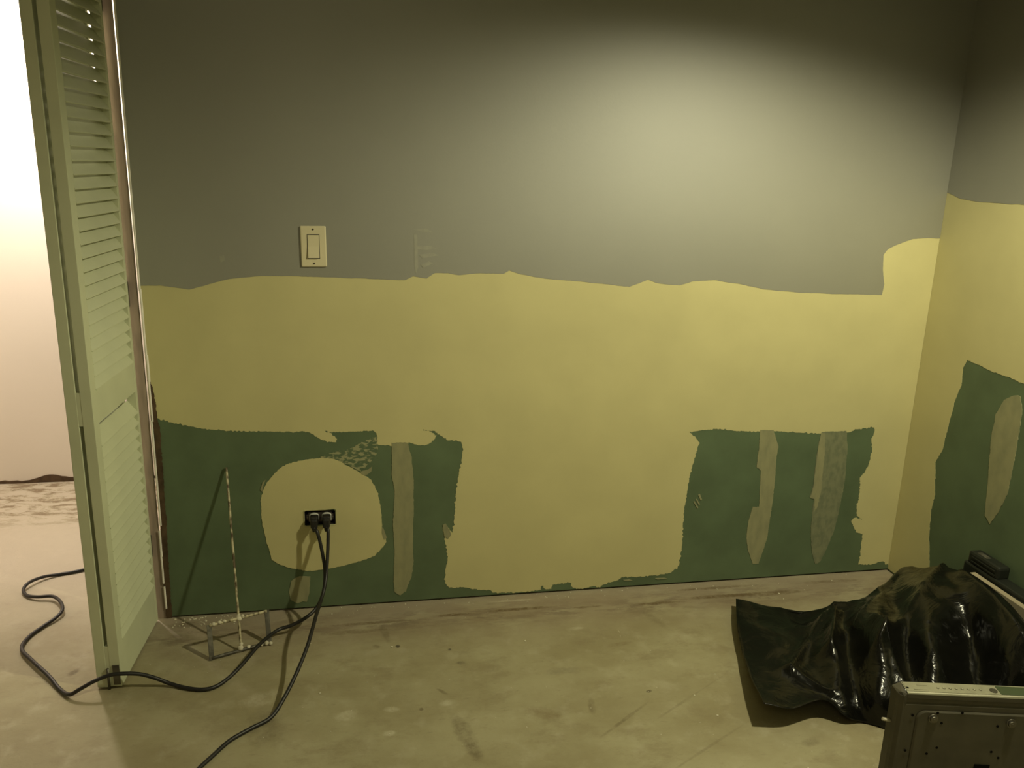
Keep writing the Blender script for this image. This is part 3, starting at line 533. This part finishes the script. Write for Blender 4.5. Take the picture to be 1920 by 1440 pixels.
RIDGES = [(a[:2], b[:2], h, w_) for (a, b), h, w_ in (
    ([(2.3767, -0.3484, 0.18), (1.932, -0.6684, 0.12)], 1.3, .022), ([(2.1751, -0.3503, 0.14), (1.9668, -0.5133, 0.12)], 1.1, .020), ([(2.0493, -0.2962, 0.06), (1.7229, -0.6054, 0.06)], .8, .016),
    ([(1.985, -0.5578, 0.12), (1.9499, -0.7878, 0.08)], .9, .018), ([(2.3319, -0.4631, 0.22), (2.2356, -0.8382, 0.18)], 1.0, .024), ([(1.9942, -0.3782, 0.1), (1.8588, -0.5759, 0.1)], .9, .012),
    ([(2.3089, -0.2372, 0.14), (2.1813, -0.2903, 0.12)], .7, .020), ([(1.7229, -0.6054, 0.06), (1.788, -0.7142, 0.06)], .5, .016))]
def seg_dist(p, a, b):
    ax, ay = a; bx, by = b; dx, dy = bx-ax, by-ay
    t = max(0, min(1, ((p.x-ax)*dx+(p.y-ay)*dy)/(dx*dx+dy*dy)))
    return math.hypot(p.x-ax-t*dx, p.y-ay-t*dy)
def bag():
    grid = []
    for ci, c in enumerate(cols):
        c = [Vector(p) for p in c]
        b0 = c[0]; extra = []
        if ci >= 3: extra = [Vector((b0.x+.01, min(b0.y+.05, -.015), .004)), Vector((b0.x+.005, min(b0.y+.03, -.015), b0.z*.55))]
        else: extra = [b0+Vector((.004, .004, -.012)), b0+Vector((.002, .002, -.006))]
        grid.append(extra+c)
    NU, NV = 12, 12
    rows = [catmull(c, NV) for c in grid]; nv = len(rows[0])
    lines = [catmull([r[j] for r in rows], NU) for j in range(nv)]; nu = len(lines[0])
    bm = bmesh.new(); V = []
    for j in range(nv):
        row = []
        for i in range(nu):
            p = lines[j][i].copy(); q = p
            s_ = min(1, i/24)
            edge = min(1, min(j, nv-1-j)/10)
            # ridged creases that fan out from the gathered peak
            pk = Vector((2.15, -.38)); d = Vector((p.x, p.y))-pk; ang = math.atan2(d.y, d.x); rad = d.length
            cr = .35*(1-abs(noise.noise(Vector((ang*1.9, rad*1.6, 4))))*2.2)
            cr += sum(h*math.exp(-seg_dist(p, a, b)/w_) for a, b, h, w_ in RIDGES)
            cr2 = 1-abs(noise.noise(Vector((p.x*8, p.y*8, 8))))*2.4
            cr3 = 1-abs(noise.noise(Vector((p.x*26+3, p.y*21, 2))))*2.2
            amp = s_*(.35+.65*edge)
            p.z += amp*(.034*cr+.008*cr2+.0015*cr3-.030)*min(1, .35+rad*2.2) + (1-s_)*.006*noise.noise(Vector((p.x*14, p.y*14, 1)))
            p.x = min(p.x, 2.340 if p.y < -.40 else 2.425); p.y = min(p.y, -.012)
            p.z = max(p.z, .003)
            row.append(bm.verts.new(p))
        V.append(row)
    for j in range(nv-1):
        for i in range(nu-1):
            f = bm.faces.new((V[j][i], V[j+1][i], V[j+1][i+1], V[j][i+1])); f.smooth = True
    return bm
bm = bag()
bagc = Vector((2.0, -.45, 0)); bmesh.ops.translate(bm, verts=bm.verts[:], vec=-bagc)
o = link('bin_bag', bm, M['bag'], loc=tuple(bagc), label='crumpled glossy black bin bag heaped on the floor in the right corner', category='bin bag')
sm = o.modifiers.new('thick', 'SOLIDIFY'); sm.thickness = .0012; sm.offset = -1

# ------------------------------------------------------------------ board and black case along the right wall
bm = bmesh.new(); box(bm, (-.009, -.75, 0), (.009, 0, .238), .0015)
o = link('wooden_board', bm, M['board'], loc=(2.372, -.462, .0), label='pale board on edge along the right wall behind the bin bag', category='board')
bm = bmesh.new(); box(bm, (-.0102, -.11, .19), (-.0092, -.045, .222)); link('orange_mark', bm, M['orange'], o, label='orange-brown mark')
t = empty('plastic_case', (2.410, -.40, 0), label='long black plastic case standing against the right wall behind the pale board', category='case')
bm = bmesh.new()
box(bm, (-.024, -.80, 0), (.022, -.004, .250), .006); box(bm, (-.020, -.135, .245), (.022, -.012, .286), .008)
link('case_body', bm, M['case'], t)
bm = bmesh.new()
for z in (.255, .268): box(bm, (-.0225, -.125, z), (-.0195, -.03, z+.005), .001)
for z in (.215, .232): box(bm, (-.0265, -.70, z), (-.0238, -.20, z+.006), .001)
link('ridge', bm, M['case'], t)
bm = bmesh.new(); box(bm, (-.010, -.075, .2835), (.006, -.035, .2865), .001); link('latch', bm, M['rod_dark'], t, label='small grey latch on top')
bm = bmesh.new(); box(bm, (-.022, -.62, .2495), (.016, -.24, .2600), .004); link('lid', bm, M['case'], t)

# ------------------------------------------------------------------ steel appliance panel in the foreground
PZ = .28; PA = math.radians(-12.2)
pan = empty('steel_panel', (1.747, -1.017, 0), PA, label='grey steel appliance panel with bolts and a pale perforated top flange in the foreground', category='metal panel')
# local frame: x along the face, y into the room depth (away from camera), z up
FEAT = {'field': (0.0365, 0.2374), 'bolts': [(0.0716, 0.2202), (0.2411, 0.2169)], 'holes': [(0.0282, 0.2234), (0.0798, 0.2342), (0.0919, 0.209), (0.1326, 0.237), (0.2139, 0.2073), (0.0253, 0.1324), (0.0716, 0.1293), (0.0914, 0.1457), (0.2115, 0.1411), (0.2292, 0.1267)], 'notch': (0.1798, 0.1072), 'green': 0.2142, 'd0': 0.0829, 'd1': 0.1755, 'hole': 0.0155, 'round': 0.2031}
PWID = .46
bm = bmesh.new()
# pan-shaped front skin with rolled top edge and raised border
prof = [(.040, PZ), (.004, PZ), (.0012, PZ-.0012), (0, PZ-.004), (0, PZ-.014), (.003, PZ-.019), (.0035, PZ-.026), (.001, PZ-.031), (.001, .002)]
ra = [bm.verts.new((0.010, y, z)) for y, z in prof]; rb_ = [bm.verts.new((PWID, y, z)) for y, z in prof]
for i in range(len(prof)-1):
    f = bm.faces.new((ra[i], ra[i+1], rb_[i+1], rb_[i])); f.smooth = False; f.material_index = 1 if i < 3 else 0
# bevelled left side, returning back
lprof = [(.010, .001), (.004, .0), (-.003, .006), (-.006, .016), (-.007, .040)]
prev = None
for x, y in lprof:
    a = (bm.verts.new((x, y, .002)), bm.verts.new((x, y, PZ-.010 if x < .009 else PZ-.031)))
    if prev: f = bm.faces.new((prev[0], prev[1], a[1], a[0])); f.smooth = False
    prev = a
vv = [bm.verts.new(p) for p in ((.010, .0, PZ-.031), (.010, .0005, PZ-.004), (-.0, .008, PZ-.004), (-.006, .016, PZ-.010), (-.007, .040, PZ-.010), (.010, .040, PZ-.001), (.004, .0, PZ-.010))]
bm.faces.new((vv[0], vv[6], vv[1])); bm.faces.new((vv[6], vv[3], vv[2], vv[1])); bm.faces.new((vv[1], vv[2], vv[5])); bm.faces.new((vv[2], vv[3], vv[4], vv[5]))
bmesh.ops.recalc_face_normals(bm, faces=bm.faces[:])
body = link('panel_body', bm, [M['steel'], M['steel_lit']], pan)
so = body.modifiers.new('thick', 'SOLIDIFY'); so.thickness = .0009; so.offset = -1
# raised field pressed into the face
fx, fz = FEAT['field']
bm = bmesh.new(); R = .018; out = [(PWID-.01, fz), (fx+R, fz)]+[(fx+R-R*math.sin(a), fz-R+R*math.cos(a)) for a in [math.pi/2*k/6 for k in range(1, 7)]]+[(fx, .012), (PWID-.01, .012)]
def inset(p, d): 
    x, z = p; return (x+d if x < .2 else x-d, z-d if z > .05 else z+d)
o0 = [bm.verts.new((x, -.0002, z)) for x, z in out]; o1 = [bm.verts.new((inset((x, z), .0035)[0], -.0032, inset((x, z), .0035)[1])) for x, z in out]
n = len(out)
for i in range(n): bm.faces.new((o0[i], o0[(i+1) % n], o1[(i+1) % n], o1[i]))
bm.faces.new(o1); bmesh.ops.recalc_face_normals(bm, faces=bm.faces[:])
link('raised_field', bm, M['steel'], pan)
for x, z in FEAT['bolts']:
    bm = bmesh.new(); cyl(bm, (x, -.003, z), (x, -.006, z), .0105, .0105, 24); cyl(bm, (x, -.006, z), (x, -.0105, z), .0078, .0066, 24); cyl(bm, (x, -.0105, z), (x, -.0112, z), .0030, .0028, 10)
    link('bolt', bm, M['screw'], pan)
for x, z in FEAT['holes']:
    f_ = .0034 if x > fx and z < fz else .0004
    bm = bmesh.new(); cyl(bm, (x, -f_+.0003, z), (x, -f_-.0004, z), .0030, .0030, 14); link('screw_hole', bm, M['hole'], pan)
nx, nz_ = FEAT['notch']
bm = bmesh.new(); box(bm, (nx, -.0045, .02), (nx+.034, -.0030, nz_)); link('notch', bm, M['hole'], pan)
# dimpled strip on the top flange, coloured pale as if lit
bm = bmesh.new(); box(bm, (.012, .005, PZ-.0002), (FEAT['green'], .038, PZ+.0012), .0004); strip = link('flange_strip', bm, M['steel_lit'], pan, label='steel strip coloured pale as if lit')
bm = bmesh.new(); box(bm, (FEAT['green']+.001, .006, PZ-.0002), (PWID, .036, PZ+.0010), .0004); link('circuit_strip', bm, M['pcb'], pan, label='dull green strip')
for i in range(8):
    x = FEAT['d0']+(FEAT['d1']-FEAT['d0'])*i/7
    bm = bmesh.new(); cyl(bm, (x, .019, PZ+.001), (x, .019, PZ+.0032), .0034, .0018, 10); link('dimple', bm, M['steel_lit'], pan)
x = FEAT['hole']; bm = bmesh.new(); cyl(bm, (x, .016, PZ+.0008), (x, .016, PZ+.0016), .0030, .0030, 12); link('screw_hole', bm, M['hole'], pan)
x = FEAT['round']; bm = bmesh.new(); cyl(bm, (x, .018, PZ+.0010), (x, .018, PZ+.0026), .0085, .0078, 20); link('rivet', bm, M['screw'], pan)
bm = bmesh.new(); box(bm, (.028, .010, PZ+.0010), (.060, .013, PZ+.0020)); box(bm, (.040, .026, PZ+.0010), (.062, .029, PZ+.0020)); link('raised_rib', bm, M['steel_lit'], pan)
bm = bmesh.new(); cyl(bm, (-.006, .025, .19), (-.024, .025, .193), .0042, .0036, 10); link('side_screw', bm, M['crust'], pan, label='pale screw sticking out of the left side')

# ------------------------------------------------------------------ crumbs of plaster
rc = random.Random(11)
def crumbs(bm, x, y, r, n=1, spread=0):
    for _ in range(n):
        cx_, cy_ = x+rc.uniform(-spread, spread), y+rc.uniform(-spread, spread)*.5
        rr_ = r*rc.uniform(.5, 1.2); tb = bmesh.new(); bmesh.ops.create_icosphere(tb, subdivisions=1, radius=rr_)
        for v in tb.verts: v.co = Vector((v.co.x*rc.uniform(.7, 1.4), v.co.y*rc.uniform(.7, 1.3), v.co.z*.5)); v.co += Vector((cx_, cy_, rr_*.35))
        merge(bm, tb)
bm = bmesh.new()
for x, y in [(0.6684, -0.2486), (1.0611, -0.2714), (2.0648, -0.0932), (1.9641, -0.1055), (1.9628, -0.141), (1.1704, -0.6051), (0.6466, -0.6307), (1.463, -0.5922), (1.4894, -0.6816), (1.4176, -0.3713), (1.2663, 0.0627), (1.372, 0.0046), (1.864, -0.4879), (0.6111, -0.4384), (0.5037, -0.6019), (0.4713, -0.4419), (1.6247, -0.8962)]: crumbs(bm, x, min(y, -.01), .0030)
for i in range(60):
    x = rc.uniform(0.02, 2.3); crumbs(bm, x, -abs(rc.gauss(.01, .03))-.006, .0022)
for i in range(45): crumbs(bm, rc.uniform(.02, .22), -abs(rc.gauss(.02, .03))-.006, .0035)
for i in range(90): crumbs(bm, rc.uniform(0, 2.2), rc.uniform(-1.0, -.05), .0016)
link('plaster_crumbs', bm, M['crust'], label='tiny pale plaster crumbs scattered over the concrete floor by the back wall', category='debris', kind='stuff')
